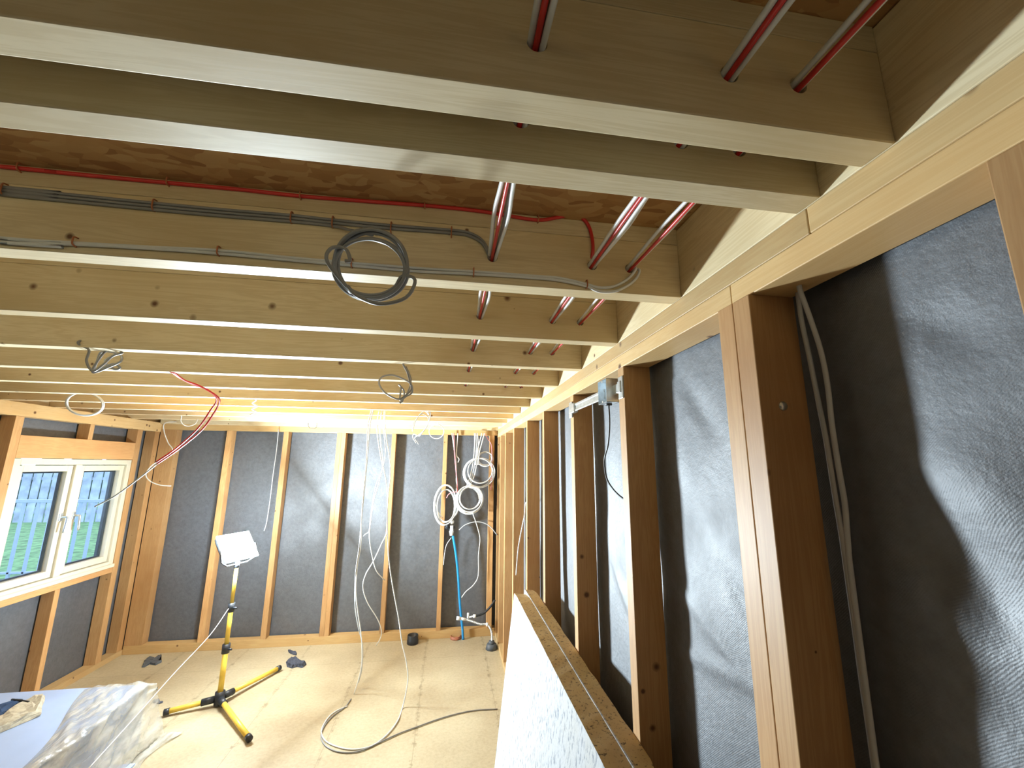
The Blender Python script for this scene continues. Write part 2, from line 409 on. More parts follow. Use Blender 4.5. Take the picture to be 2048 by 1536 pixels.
WY0, WY1, WZ0, WZ1 = 3.49, 4.61, 0.88, 1.863      # window opening in the left wall
def fold(p0, p1, wd, ht):
    a, b = at(*p0, x=XR + MEM), at(*p1, x=XR + MEM)
    return (a.y, a.z, b.y - a.y, b.z - a.z, wd, ht, math.hypot(b.y - a.y, b.z - a.z))
rf = [fold((1775, 960), (2060, 1330), .045, .013), fold((1800, 1120), (2040, 1420), .032, -.012), fold((1850, 860), (2120, 1150), .05, -.010), fold((1860, 1150), (2100, 1560), .04, .012),
      fold((1790, 620), (1990, 700), .03, .006), fold((1340, 1150), (1530, 1420), .020, -.010), fold((1345, 1290), (1540, 1400), .014, -.008), fold((1430, 1120), (1540, 1330), .014, .007),
      fold((1350, 740), (1440, 900), .03, .007), fold((1215, 1100), (1265, 1260), .02, -.008)]
o = struct('wall_right', sheet(YF, FLy1, 0.0, 2.46, 'x', XR + MEM, 1, folds=rf, seed=4, step=0.016), M['membrane'])
struct('wall_back', sheet(XL - MEM - 0.05, XR + MEM + 0.05, 0.0, 2.46, 'y', YB + MEM, 1, amp=0.010, seed=9), M['membrane'])
struct('wall_left', sheet(YF, FLy1, 0.0, 2.46, 'x', XL - MEM, -1, hole=(WY0 - .02, WY1 + .02, WZ0 - .02, WZ1 + .02), seed=14, step=0.03, amp=0.006), M['membrane'])
struct('wall_front', boxbm(XL - 0.2, XR + 0.2, YF - 0.1, YF, -0.02, 2.47), M['membrane'])

# head plates and sole plates (continuous members, trims of the room)
def plate(name, label, *b, mat):
    return timber(name, label, 'timber plate', *b, mat)
P1 = H - 0.046
# right wall: upper plate in three lengths, lower plate in two, so the butt joints show
yj1 = at(1615, 436, x=XR).y; yj2 = at(1462, 590, x=XR).y; yj3 = at(1533, 510, x=XR).y
plate('head_plate', 'upper timber head plate of the right wall, near length running over the viewer', XR, XR + SD, YF, yj1 - .0006, P1, H, mat=M['plate_y'])
plate('head_plate', 'upper timber head plate of the right wall, far length reaching the back corner', XR, XR + SD, yj1 + .0006, YB + SD, P1, H, mat=M['plate_y'])
plate('head_plate', 'lower timber head plate on the right studs, near length ending over the doubled stud', XR, XR + SD, YF, yj2 - .0006, H - PR, P1 - .0008, mat=M['plate_y'])
plate('head_plate', 'lower timber head plate on the right studs, far length from doubled stud to back corner', XR, XR + SD, yj2 + .0006, YB + SD, H - PR, P1 - .0008, mat=M['plate_y'])
plate('sole_plate', 'timber sole plate under the right wall studs', XR, XR + SD, YF, YB + SD, 0, 0.045, mat=M['plate_y'])
plate('head_plate', 'orange timber head plate across the top of the back wall', XL + .002, XR - .002, YB, YB + SD, H - 0.070, H - 0.012, mat=M['plate_x'])
plate('sole_plate', 'timber sole plate along the foot of the back wall', XL + .002, XR - .002, YB, YB + SD, 0, 0.078, mat=M['plate_x'])
plate('head_plate', 'timber head plate along the top of the left wall over the window', XL - SD, XL, YF, YB + SD, H - 0.098, H, mat=M['plate_y'])
plate('sole_plate', 'timber sole plate along the foot of the left wall', XL - SD, XL, YF, YB + SD, 0, 0.05, mat=M['plate_y'])
timber('rim_board', 'pale timber rim board closing the joist ends above the right wall', 'timber board', XR, XR + .045, YF, YB + .09, H + .001, 2.45, M['rim'])
timber('rim_board', 'timber rim board closing the joist ends above the left wall', 'timber board', XL - .09, XL - .045, YF, YB + .09, H + .001, 2.45, M['rim'])

# ------------------------------------------------------------------ joists with drilled holes
T = 0.047; HOLX = (0.084, 0.332, 0.430); HOLZ = 2.331
jy = [(-0.11), 0.386, 0.498] + [0.8975 + 0.4 * k for k in range(10)]
names_ = ['timber joist just above and behind the viewer, mostly out of sight',
          'ceiling joist nearest the viewer, with the broadest pale underside',
          'ceiling joist second from the viewer, close behind the nearest one',
          'ceiling joist with red, grey and white cables clipped along its face',
          'ceiling joist just beyond the one with clipped cables',
          'ceiling joist with dark coiled cable hanging beside it at left',
          'ceiling joist third beyond the clipped-cable joist, crossing behind the grey hanging loop',
          'ceiling joist whose underside passes behind the top of the red drooping cables',
          'eighth ceiling joist from the viewer, thin bright edge ending above the right studs',
          'fifth ceiling joist from the back wall',
          'fourth ceiling joist from the back wall',
          'third ceiling joist from the back wall',
          'second ceiling joist from the back wall, partly hidden by the hanging cable loops']
dg = None
for i, y in enumerate(jy):
    bm = boxbm(XL - 0.044, XR - 0.0005, y, y + T, H + .0005, 2.407, bevel=0.0018)
    o = link('ceiling_joist', bm, M['joist'], origin=((XL + XR) / 2, y + T / 2, H + .0005)); tag(o, names_[i], 'joist', 'ceiling joists across the room')
    if i <= 7:
        cb = bmesh.new()
        for hx in HOLX:
            cyl(cb, (hx, y - .05, HOLZ), (hx, y + T + .05, HOLZ), 0.0125, seg=18)
        cut = link('cutter', cb, M['joist'])
        md = o.modifiers.new('drill', 'BOOLEAN'); md.object = cut; md.solver = 'EXACT'
        bpy.context.view_layer.update()
        dg = bpy.context.evaluated_depsgraph_get()
        nm = bpy.data.meshes.new_from_object(o.evaluated_get(dg)); o.modifiers.clear(); o.data = nm
        bpy.data.objects.remove(cut)
    # packing strip on top carries the deck
    bm = boxbm(XL - 0.044, XR - 0.0005, y, y + T - .002, 2.4075, 2.4515, bevel=0.0012)
    fs = link('packing_strip', bm, M['joist'], parent=o, origin=((XL + XR) / 2, y + T / 2, 2.4075))
# end joist against the back wall
o = timber('ceiling_joist', 'last pale ceiling joist lying tight above the back wall plate', 'joist', XL + .002, XR - .002, YB - .03, YB + .017, H - .0115, 2.407, M['joist'])

# ------------------------------------------------------------------ studs
def stud(wall, label, a0, a1, z0=0.045, z1=H - PR, mat='stud', group=None, dx=0.0):
    g = {'r': 'studs of the right wall', 'b': 'studs of the back wall', 'l': 'studs of the left wall'}[wall]
    if wall == 'r': return timber('wall_stud', label, 'stud', XR + dx, XR + SD, a0, a1, z0, z1, M[mat], g)
    if wall == 'l': return timber('wall_stud', label, 'stud', XL - SD, XL + dx, a0, a1, z0, z1, M[mat], g)
    return timber('wall_stud', label, 'stud', a0, a1, YB + dx, YB + SD, z0, z1, M[mat], g)
stud('r', 'stud at the far right edge of the view, beyond the dark open membrane bay', 0.263, 0.31)
near_stud = stud('r', 'nearer half of the doubled stud with a round bolt head in its dark side', 0.666, 0.7125, dx=-.006)
stud('r', 'farther half of the doubled stud beside the one with the bolt head', 0.7135, 0.760, dx=-.006)
stud('r', 'right wall stud carrying the near end of the steel box bracket', 1.262, 1.309, dx=-.002)
stud('r', 'right wall stud carrying the far end of the steel box bracket', 1.838, 1.885)
stud('r', 'right wall stud next beyond the steel bracket, third single stud from the viewer', 2.452, 2.499)
stud('r', 'right wall stud rising just beyond the far tip of the leaning panels', 3.006, 3.053)
stud('r', 'right wall stud with thin white cable trailing beside it', 3.646, 3.693)
stud('r', 'second right wall stud from the back corner', 4.20, 4.247)
stud('r', 'right wall stud nearest the back corner', 4.62, 4.667)
stud('r', 'corner stud of the right wall in the back corner', 4.885, 4.932)
# bolt head
bm = bmesh.new(); p = at(1566, 812, y=0.666); bmesh.ops.create_uvsphere(bm, u_segments=20, v_segments=10, radius=0.0088)
bmesh.ops.scale(bm, verts=bm.verts, vec=(1, 0.5, 1)); bmesh.ops.translate(bm, verts=bm.verts, vec=(p.x, 0.666, p.z))
link('bolt_head', bm, M['screw'], parent=near_stud, origin=(p.x, 0.666, p.z), smooth=True)
zt, zb = H - .0705, 0.0785
for lab, a0, a1 in [('corner stud of the back wall where it meets the left wall', -3.083, -2.925),
                    ('back wall stud directly behind the glowing floodlight', -2.43, -2.375),
                    ('back wall stud just right of the glowing floodlight', -1.845, -1.792),
                    ('left half of the doubled stud at the middle of the back wall', -1.275, -1.228),
                    ('right half of the doubled stud at the middle of the back wall', -1.2275, -1.181),
                    ('back wall stud behind the bundle of long hanging white cables', -0.669, -0.622),
                    ('back wall stud left of the bay with the coiled cables and blue pipe', -0.076, -0.029),
                    ('back wall stud right of the coiled cables, in the right corner', 0.472, 0.528)]:
    stud('b', lab, a0, a1, zb, zt)
zl = H - .0985
stud('l', 'left wall stud at the left side of the window, at picture edge', 3.425, 3.487, 0.05, zl)
stud('l', 'left wall stud at the right side of the window', 4.613, 4.68, 0.05, zl)
stud('l', 'left wall stud in the corner with the back wall', 4.86, 4.93, 0.05, zl)
stud('l', 'short stud above the timber window lintel', 4.055, 4.10, 2.032, zl)
stud('l', 'short stud below the window sill timber', 4.045, 4.092, 0.05, 0.829)
stud('l', 'left wall stud behind the wrapped white pack, left of the window', 2.86, 2.907, 0.05, zl)
timber('window_lintel', 'deep orange timber lintel over the window', 'lintel', XL - SD, XL, 3.488, 4.612, WZ1 + .004, 2.031, M['lintel'])
timber('sill_timber', 'thin orange timber rail under the window frame', 'sill rail', XL - SD, XL, 3.488, 4.612, 0.83, WZ0 - .004, M['lintel'])

# ------------------------------------------------------------------ window
win = bpy.data.objects.new('window_1', None); COL.objects.link(win); win.location = (XL, (WY0 + WY1) / 2, WZ0); tag(win, kind='structure')
xf0, xf1 = XL - 0.085, XL - 0.004
def frame_bm(y0, y1, z0, z1, wl, wr, wb, wt, x0, x1, bev=0.003):
    bm = bmesh.new()
    box(bm, x0, x1, y0, y0 + wl, z0, z1, bevel=bev); box(bm, x0, x1, y1 - wr, y1, z0, z1, bevel=bev)
    box(bm, x0, x1, y0 + wl, y1 - wr, z0, z0 + wb, bevel=bev); box(bm, x0, x1, y0 + wl, y1 - wr, z1 - wt, z1, bevel=bev)
    return bm
bm = frame_bm(WY0, WY1, WZ0, WZ1, .05, .05, .055, .045, xf0, xf1)
ym = 4.035
box(bm, xf0, xf1, ym - .03, ym + .03, WZ0 + .055, WZ1 - .045, bevel=.003)
box(bm, xf0, xf1 + .018, WZ0 and WY0, WY1, WZ0, WZ0 + .03, bevel=.004)
link('window_frame', bm, M['cream'], parent=win, origin=(XL, ym, WZ0))
for k, (s0, s1) in enumerate([(WY0 + .054, ym - .034), (ym + .034, WY1 - .054)]):
    sash = link('window_sash', frame_bm(s0, s1, WZ0 + .060, WZ1 - .050, .046, .046, .052, .048, xf0 + .01, xf1 - .018), M['cream'], parent=win, origin=(XL, (s0 + s1) / 2, WZ0 + .058))
    link('glass_pane', boxbm(xf0 + .03, xf0 + .034, s0 + .045, s1 - .045, WZ0 + .11, WZ1 - .095), M['glass'], parent=sash, origin=(XL, (s0 + s1) / 2, WZ0 + .11))
    bm = frame_bm(s0 + .0485, s1 - .0485, WZ0 + .1135, WZ1 - .0985, .012, .012, .012, .012, xf0 + .012, xf0 + .029, 0)
    link('glazing_spacer', bm, M['black'], parent=sash, origin=(XL, (s0 + s1) / 2, WZ0 + .12))
    hy = s1 - .024 if k == 0 else s0 + .024; hz = 1.40
    bm = bmesh.new(); box(bm, xf1 - .019, xf1 - .008, hy - .014, hy + .014, hz - .03, hz + .03, bevel=.002)
    tube(bm, [(xf1 - .008, hy, hz), (xf1 + .03, hy, hz), (xf1 + .036, hy, hz - .02), (xf1 + .036, hy + (.01 if k else -.01), hz - .12)], 0.0085, seg=10, smooth=6)
    link('window_handle', bm, M['steel'], parent=sash, origin=(xf1, hy, hz - .1))

# ------------------------------------------------------------------ outside
struct('ground_outside', boxbm(-45, XL - .35, -8, 45, -0.36, -0.30), M['grass'])
rail = thing('steel_railing', 'pale steel railing with upright bars standing on the lawn outside the window', 'railing', (-7.4, 9.35, -0.30))
bm = bmesh.new(); box(bm, -10.6, -4.8, 9.33, 9.39, 1.07, 1.13, bevel=.008); link('top_rail', bm, M['rail'], parent=rail, origin=(-7.4, 9.36, 1.07))
bm = bmesh.new(); box(bm, -10.6, -4.8, 9.34, 9.38, -0.2, -0.16, bevel=.006); link('bottom_rail', bm, M['rail'], parent=rail, origin=(-7.4, 9.36, -.2))
for i in range(25):
    x = -10.55 + .236 * i
    link('upright_bar', boxbm(x - .022, x + .022, 9.34, 9.38, -0.30, 1.075, bevel=.005), M['rail'], parent=rail, origin=(x, 9.36, -.3))
bm = bmesh.new()
rnd = random.Random(3)
x = -26.0
while x < -9:
    wdt = .26 + rnd.uniform(-.02, .03); hh = 1.55 + rnd.uniform(-.05, .12)
    box(bm, x, x + wdt, 17.68, 17.71, -0.30, hh); x += wdt + .055
box(bm, -26, -9, 17.72, 17.8, 1.18, 1.28); box(bm, -26, -9, 17.72, 17.8, 0.0, 0.1)
fen = thing('board_fence', 'far weathered board fence across the lawn outside the window', 'fence', (-17.5, 17.7, -.3))
link('fence_boards', bm, M['fence'], parent=fen, origin=(-17.5, 17.7, -.3))
for i in range(8):
    xx = -25 + i * 2.2
    link('fence_post', boxbm(xx - .06, xx + .06, 17.81, 17.93, -.3, 1.75, bevel=.01), M['fence'], parent=fen, origin=(xx, 17.87, -.3))
bm = bmesh.new()
rnd = random.Random(11)
for i in range(90):
    c = Vector((-30 + rnd.random() * 24, 20.5 + rnd.random() * 1.5, rnd.uniform(0.1, 1.75)))
    r = bmesh.ops.create_icosphere(bm, subdivisions=2, radius=rnd.uniform(.35, .7))
    for v in r['verts']: v.co = v.co * (1 + .25 * mnoise.noise(v.co * 4 + c)) + c
tag(link('hedge', bm, M['hedge'], origin=(-18, 21, -.3)), 'dark leafy hedge behind the far board fence', 'hedge', kind=None)

# ================================================================== FLOODLIGHT ON TRIPOD
bx, by = -1.695, 3.884
tri = thing('tripod_floodlight', 'yellow tripod work light with a glowing white floodlight head', 'work light', (bx, by, 0))
zh = 0.055
ends = [at(335, 1423, z=.03), at(556, 1337, z=.03), at(497, 1475, z=.03)]
for e in ends:
    hub = Vector((bx, by, zh)); d = (e - hub); dn = d.normalized()
    bm = bmesh.new(); cyl(bm, hub + dn * .09, e, 0.0175, seg=16)
    lg = link('leg', bm, M['yellow'], parent=tri, origin=tuple(hub))
    bm = bmesh.new(); cyl(bm, e - dn * .012, e + dn * .022, 0.0215, seg=16); link('foot_cap', bm, M['black'], parent=lg, origin=tuple(e))
    bm = bmesh.new(); cyl(bm, hub + dn * .035, hub + dn * .115, 0.024, seg=14); link('leg_clamp', bm, M['black'], parent=lg, origin=tuple(hub))
bm = bmesh.new(); cyl(bm, (bx, by, .012), (bx, by, .10), 0.034, seg=20); link('hub', bm, M['black'], parent=tri, origin=(bx, by, .012))
z1, z2, z3 = 0.40, 0.70, 1.04
for (a, b, r) in [(.06, z1, .0195), (z1, z2, .0165), (z2, z3, .0135)]:
    bm = bmesh.new(); cyl(bm, (bx, by, a), (bx + .0, by, b), r, seg=18); link('pole', bm, M['yellow'], parent=tri, origin=(bx, by, a))
for zc, r in [(z1, .028), (z2, .025)]:
    bm = bmesh.new(); cyl(bm, (bx, by, zc - .03), (bx, by, zc + .035), r, seg=16)
    tube(bm, [(bx + .02, by - .01, zc), (bx + .05, by - .02, zc)], .008, seg=8, smooth=0)
    link('collar', bm, M['black'], parent=tri, origin=(bx, by, zc - .03))
# head
ln = Vector((1, -0.48, 0.85)).normalized(); side = ln.cross(Vector((0, 0, 1))).normalized(); hup = side.cross(ln).normalized()
hc = Vector((bx - .02, by + .03, 1.165))
def obox(bm, c, a, b, n, sa, sb, sn, bevel=0.0):
    vs_ = box(bm, -sa / 2, sa / 2, -sb / 2, sb / 2, -sn / 2, sn / 2)
    mt = Matrix((a, b, n)).transposed()
    vv = vs_
    for v in vv: v.co = mt @ v.co + c
    return vv
bm = bmesh.new()
obox(bm, hc - ln * .032, side, hup, ln, .27, .22, .03)
for k in range(9): obox(bm, hc - ln * .055 + side * (-.12 + .03 * k), side, hup, ln, .006, .19, .02)
head = link('lamp_housing', bm, M['black'], parent=tri, origin=tuple(hc))
bm = bmesh.new(); obox(bm, hc - ln * .006, side, hup, ln, .285, .235, .014); link('led_panel', bm, M['led'], parent=head, origin=tuple(hc))
bm = bmesh.new()
tube(bm, [hc + side * .16, hc + side * .16 - hup * .10 - ln * .03, Vector((bx, by, 1.03)) + side * .09, Vector((bx, by, 1.03)) - side * .09, hc - side * .16 - hup * .10 - ln * .03, hc - side * .16], .007, seg=8, smooth=0)
cyl(bm, (bx, by, 1.0), (bx, by, 1.05), .02)
link('bracket', bm, M['black'], parent=tri, origin=(bx, by, 1.0))
pc = [Vector((bx - .01, by - .02, .70)), at(420, 1270, y=3.45), at(350, 1345, y=3.0), at(265, 1440, y=2.6), at(170, 1545, y=2.25)]
cable('thin white flex stretched from the tripod pole down past the wrapped pack', pc, M['white_cable'], .0024, name='power_flex', smooth=8)

# ================================================================== CABLES THROUGH THE JOISTS
def run(hx, spec, ys=0.05, ye=4.9, grp=None):
    gaps = [(-.35, .386), (.433, .498), (.545, .8975)] + [(.9445 + .4 * k, 1.2975 + .4 * k) for k in range(9)]
    for (lab, mat, ox, oz, sx, sz, r) in spec:
        pts = [(hx + ox, -0.9, HOLZ + oz), (hx + ox, -0.09, HOLZ + oz)]
        for (a, b) in gaps:
            if a > 2.6: break
            m = (a + b) / 2; big = min(1, (b - a) / .35)
            rnd = random.Random(int(a * 1000 + ox * 1e5 + sx * 1e4)); j = rnd.uniform(.6, 1.25)
            if a > 0: pts.append((hx + ox, a + .004, HOLZ + oz))
            pts.append((hx + ox + sx * big * j * .5, a + (b - a) * .3, HOLZ + oz + sz * big * j * .7))
            pts.append((hx + ox + sx * big * j, m, HOLZ + oz + sz * big * j))
            pts.append((hx + ox + sx * big * j * .5, a + (b - a) * .75, HOLZ + oz + sz * big * j * .6))
            pts.append((hx + ox, b - .004, HOLZ + oz))
        pts.append((hx + ox, b + .06, HOLZ + oz))
        cable(lab, pts, M[mat], r, group=grp, smooth=4)
run(HOLX[0], [('white cable on the left of the bundle through the leftmost joist holes', 'white_cable', -.0075, .003, -.006, .002, .0046),
              ('red cable in the bundle through the leftmost joist holes', 'red_cable', -.0015, -.004, -.001, -.001, .0038),
              ('dark grey cable in the bundle through the leftmost joist holes', 'grey_cable', .0068, .0018, .004, .002, .0044),
              ('white cable on the right of the bundle through the leftmost joist holes', 'white_cable', .0062, -.0055, .008, -.001, .0040)], grp='cables through the leftmost joist holes')
run(HOLX[1], [('white cable on the left of the bundle through the middle joist holes', 'white_cable', -.0082, .000, -.003, .002, .0042),
              ('red cable in the bundle through the middle joist holes', 'red_cable', -.0028, -.0045, -.001, -.000, .0038),
              ('white cable in the middle of the bundle through the middle joist holes', 'white_cable', .0038, -.0055, .002, -.002, .0038),
              ('pale grey cable in the bundle through the middle joist holes', 'pale_grey_cable', .0008, .005, .004, .003, .0042),
              ('outer white cable on the right of the bundle through the middle joist holes', 'white_cable', .0082, .0015, .007, .000, .0042)], grp='cables through the middle joist holes')
run(HOLX[2], [('white cable on the left through the rightmost joist holes, nearest the wall', 'white_cable', -.0055, .002, -.003, .003, .0040),
              ('red cable through the rightmost joist holes, nearest the wall', 'red_cable', .0005, -.0045, .001, -.001, .0038),
              ('white cable on the right through the rightmost joist holes, nearest the wall', 'white_cable', .0065, .001, .005, .001, .0040)], grp='cables through the rightmost joist holes')

# ================================================================== CABLES CLIPPED TO THE THIRD JOIST
JY = 0.8975
def jp(px, py, off=.0045): return at(px, py, y=JY - off)
cr = cable('red cable clipped along the upper face of the third joist, dipping into a hole',
           [Vector((-3.0, JY - .005, at(-60, 327, y=JY).z)), at(-60, 327, y=JY - .005)] + [jp(*p) for p in [(0, 333), (170, 350), (340, 366), (480, 379), (600, 392), (740, 403), (850, 411), (950, 421), (1020, 432), (1075, 440), (1115, 435), (1148, 430), (1170, 441), (1182, 465), (1186, 500)]] + [(HOLX[1] - .004, JY + .01, HOLZ + .004)], M['red_cable'], .0044, smooth=5)
def clip(parent, px, py, half=.010):
    p = at(px, py, y=JY); bm = bmesh.new()
    tube(bm, [(p.x, JY - .0005, p.z + half), (p.x, JY - .010, p.z + half * .8), (p.x, JY - .0115, p.z), (p.x, JY - .010, p.z - half * .8), (p.x, JY - .0005, p.z - half)], .0016, seg=6, smooth=4)
    link('cable_clip', bm, M['clip'], parent=parent, origin=(p.x, JY, p.z))
for q in [(45, 338), (340, 366), (603, 393), (850, 411), (1075, 440)]: clip(cr, *q, half=.009)
gp = [(-60, 375), (0, 382), (150, 397), (310, 413), (450, 426), (585, 437), (667, 446), (783, 457), (903, 466), (940, 472), (965, 487), (978, 510)]
first = None
for k, lab in enumerate(['uppermost dark grey cable of the run clipped along the third joist', 'middle dark grey cable of the run clipped along the third joist', 'lowest dark grey cable of the clipped run, peeling off towards the big coil']):
    dz = .0075 - k * .0075
    pp = gp if k < 2 else gp[:7] + [(700, 462), (745, 500)]
    pts = [jp(*p) + Vector((0, 0, dz)) for p in pp]
    if k < 2: pts.append(Vector((HOLX[0] - .004 + .003 * k, JY + .01, HOLZ + .004)))
    else:
        pts = [jp(*p) + Vector((0, 0, dz)) for p in gp[:7]] + [at(700, 460, y=.87), at(745, 470, y=.84)]
    pts = [Vector((-3.0, pts[0].y, pts[0].z))] + pts
    c = cable(lab, pts, M['grey_cable'], .0036, smooth=5, group='grey cables clipped on the third joist')
    first = first or c
for q in [(14, 382), (312, 413), (585, 437), (667, 446), (783, 457), (903, 466)]: clip(first, *q, half=.013)
wpa = [(-60, 471), (0, 477), (155, 486), (300, 494), (440, 501), (580, 515), (705, 526), (830, 536), (947, 543), (1070, 552), (1120, 556), (1172, 568), (1200, 575), (1230, 572), (1258, 556), (1272, 537), (1262, 533)]
wpb = [(-60, 479), (0, 485), (155, 489), (300, 497), (440, 507), (580, 520), (705, 531), (830, 542), (947, 548), (1070, 556), (1120, 561), (1172, 572), (1200, 583), (1235, 581), (1268, 562), (1279, 540), (1265, 535)]
first = None
for lab, pp in [('upper white cable of the clipped pair low on the third joist, looping up at right', wpa), ('lower white cable of the clipped pair low on the third joist, looping up at right', wpb)]:
    pts = [jp(*p) for p in pp[:-2]] + [jp(*pp[-2], off=.012), Vector((HOLX[2] + .003, JY + .01, HOLZ))]
    pts = [Vector((-3.0, pts[0].y, pts[0].z))] + pts
    c = cable(lab, pts, M['white_cable'], .0034, smooth=5, group='white pair clipped low on the third joist'); first = first or c
for q in [(155, 486), (440, 504), (705, 528), (947, 546), (1172, 570)]: clip(first, *q, half=.010)

# big grey coil hanging from the third joist
cy = 0.80; ctr = at(742, 532, y=cy)
ux = Vector((1, -.15, -.12)); vz = Vector((.1, -.35, 1))
for k, lab in enumerate(['large dark grey cable coil hanging below the third joist', 'second grey cable wound into the large coil below the third joist']):
    sp = [at(700, 470, y=.87), at(735, 462, y=.84)]
    pts = sp + ring_pts(ctr + Vector((.0, 0, .004)), .072 + .004 * k, 3.4 if k == 0 else 2.2, ux, vz, wob=.06, seed=5 + k, squash=.92, start=2.0) if k == 0 else \
        ring_pts(ctr + Vector((-.004, .008, -.002)), .074, 2.8, ux, vz, wob=.10, seed=9, squash=.80, start=1.2)
    if k == 0:
        pts = pts + [at(655, 525, y=.79), at(662, 497, y=.79), at(690, 497, y=.79), at(700, 520, y=.785), at(690, 522, y=.785)]
    if k == 1:
        pts = pts + [at(830, 560, y=.79), at(812, 595, y=.79), at(760, 608, y=.79), at(715, 592, y=.79), at(695, 572, y=.79)]
    cable(lab, pts, M['grey_cable'], .0037, name='cable_coil', cat='cable coil', smooth=5)

# ================================================================== CEILING COILS
def anchor(p):
    """where a cable leaves the side of the nearest joist"""
    y = min(jy, key=lambda q: abs(q + T / 2 - p.y)) + T / 2
    return [Vector((p.x, y, H + .035)), Vector((p.x, y + (.03 if p.y > y else -.03), H + .02))]
def loop(label, pix, ys, mat, r=.0034, **k):
    n = len(pix); pts = [at(*p, y=ys[0] + (ys[1] - ys[0]) * i / (n - 1)) for i, p in enumerate(pix)]
    pts = anchor(pts[0]) + pts
    return cable(label, pts, M[mat], r, smooth=6, **k)
loop('dark grey tangled cable coil hanging from the ceiling joists at left', [(160, 690), (178, 700), (173, 722), (185, 742), (205, 730), (225, 712), (245, 705), (215, 700), (190, 730), (187, 745), (215, 735), (242, 722), (238, 708), (205, 703), (195, 720), (190, 742), (225, 728), (240, 735), (228, 738), (210, 722), (232, 705), (180, 698)], (1.70, 1.86), 'grey_cable', .0042, name='cable_coil', cat='cable coil')
loop('grey cable loop with doubled tail hanging at the middle of the ceiling', [(806, 728), (815, 745), (820, 765), (823, 778), (812, 790), (798, 798), (780, 792), (765, 780), (758, 765), (765, 753), (785, 750), (805, 757), (822, 768), (824, 785), (812, 793), (800, 800), (802, 775), (798, 770), (808, 782), (806, 800), (800, 805), (815, 785), (822, 760), (812, 733)], (1.74, 2.10), 'grey_cable', .0040, name='cable_coil', cat='cable coil')
cc = at(170, 808, y=3.1)
rp = ring_pts(cc, .098, 3.3, (1, .1, .1), (-.1, -.3, .75), wob=.04, seed=21, squash=.8, start=1.4)
cable('pale grey ring of cable hanging from the joists above the window', anchor(rp[0]) + rp, M['pale_grey_cable'], .0048, name='cable_coil', cat='cable coil', smooth=4)
loop('small twisted grey cable end poking down between the joists, left of centre', [(512, 800), (505, 806), (515, 812), (504, 818), (512, 823), (500, 830), (508, 826)], (3.0, 3.2), 'pale_grey_cable', .0052, name='cable_coil', cat='cable coil')
loop('thin cream cable coil with curled tail hanging near the back right of the ceiling', [(850, 812), (858, 830), (848, 822), (832, 840), (825, 862), (828, 845), (842, 828), (856, 835), (855, 850), (845, 865), (838, 872), (828, 868), (826, 875), (832, 886)], (3.45, 3.8), 'pale_grey_cable', .0042, name='cable_coil', cat='cable coil')
loop('thin cream cable tail hanging beside the cream ceiling coil', [(862, 812), (860, 835), (852, 855), (840, 868), (830, 875), (833, 882), (837, 888)], (3.45, 3.8), 'pale_grey_cable', .0036)
cc = at(873, 863, y=4.3)
rp = ring_pts(cc, .075, 2.2, (1, 0, 0), (0, -.3, .9), wob=.03, seed=31, start=1.5)
cable('small cream cable ring against the top plate of the back wall', anchor(rp[0]) + rp, M['white_cable'], .0034, name='cable_coil', cat='cable coil', smooth=4)
loop('small white cable loop hanging high in the back left corner', [(363, 832), (362, 842), (368, 850), (378, 852), (390, 848), (396, 838)], (4.2, 4.3), 'white_cable', .004, name='cable_loop', cat='cable')
loop('short dark cable hook at the top of the back wall, centre', [(615, 842), (617, 852), (621, 857), (630, 857), (634, 850), (633, 841)], (4.72, 4.75), 'dark_cable', .0028, name='cable_loop', cat='cable')

# red drooping cables
ra = [(340, 742), (362, 757), (385, 768), (412, 778), (428, 790), (433, 803), (420, 822), (405, 845), (385, 868), (350, 898), (312, 924), (270, 958), (225, 990), (185, 1012)]
rb = [(345, 742), (368, 760), (395, 770), (420, 783), (438, 797), (436, 812), (424, 832), (408, 855), (388, 874), (352, 902), (315, 927), (272, 961), (228, 993), (190, 1013)]
pts = [at(*p, y=2.10 + .75 * (i / 13) ** .8) for i, p in enumerate(ra)]
cable('red cable drooping from the ceiling towards the window, upper of the pair', pts[:11], M['red_cable'], .0048, smooth=6)
pts = [at(*p, y=2.105 + .75 * (i / 13) ** .8) for i, p in enumerate(rb)]
rb_o = cable('red cable drooping from the ceiling towards the window, longer lower one with a grey end', pts[:11], M['red_cable'], .0048, smooth=6)
cable(None, pts[10:], M['pale_grey_cable'], .0042, name='stripped_end', parent=rb_o, smooth=6)['label'] = 'pale grey bare end'
cable('thin white cable curling down in the back left corner beside the window', [Vector((-2.93, 4.915, 2.275))] + [at(*p, y=4.72 - .02 * i) for i, p in enumerate([(330, 846), (328, 862), (336, 885), (345, 900), (330, 915), (305, 930), (292, 948), (300, 962), (320, 970), (342, 972)])], M['white_cable'], .0048, smooth=6)
cable('thin pale cable hanging down the back wall bay right of the floodlight', [at(*p, y=4.90) for p in [(557, 858), (553, 900), (546, 950), (540, 1000), (533, 1045), (528, 1062)]], M['pale_grey_cable'], .0042, smooth=6)

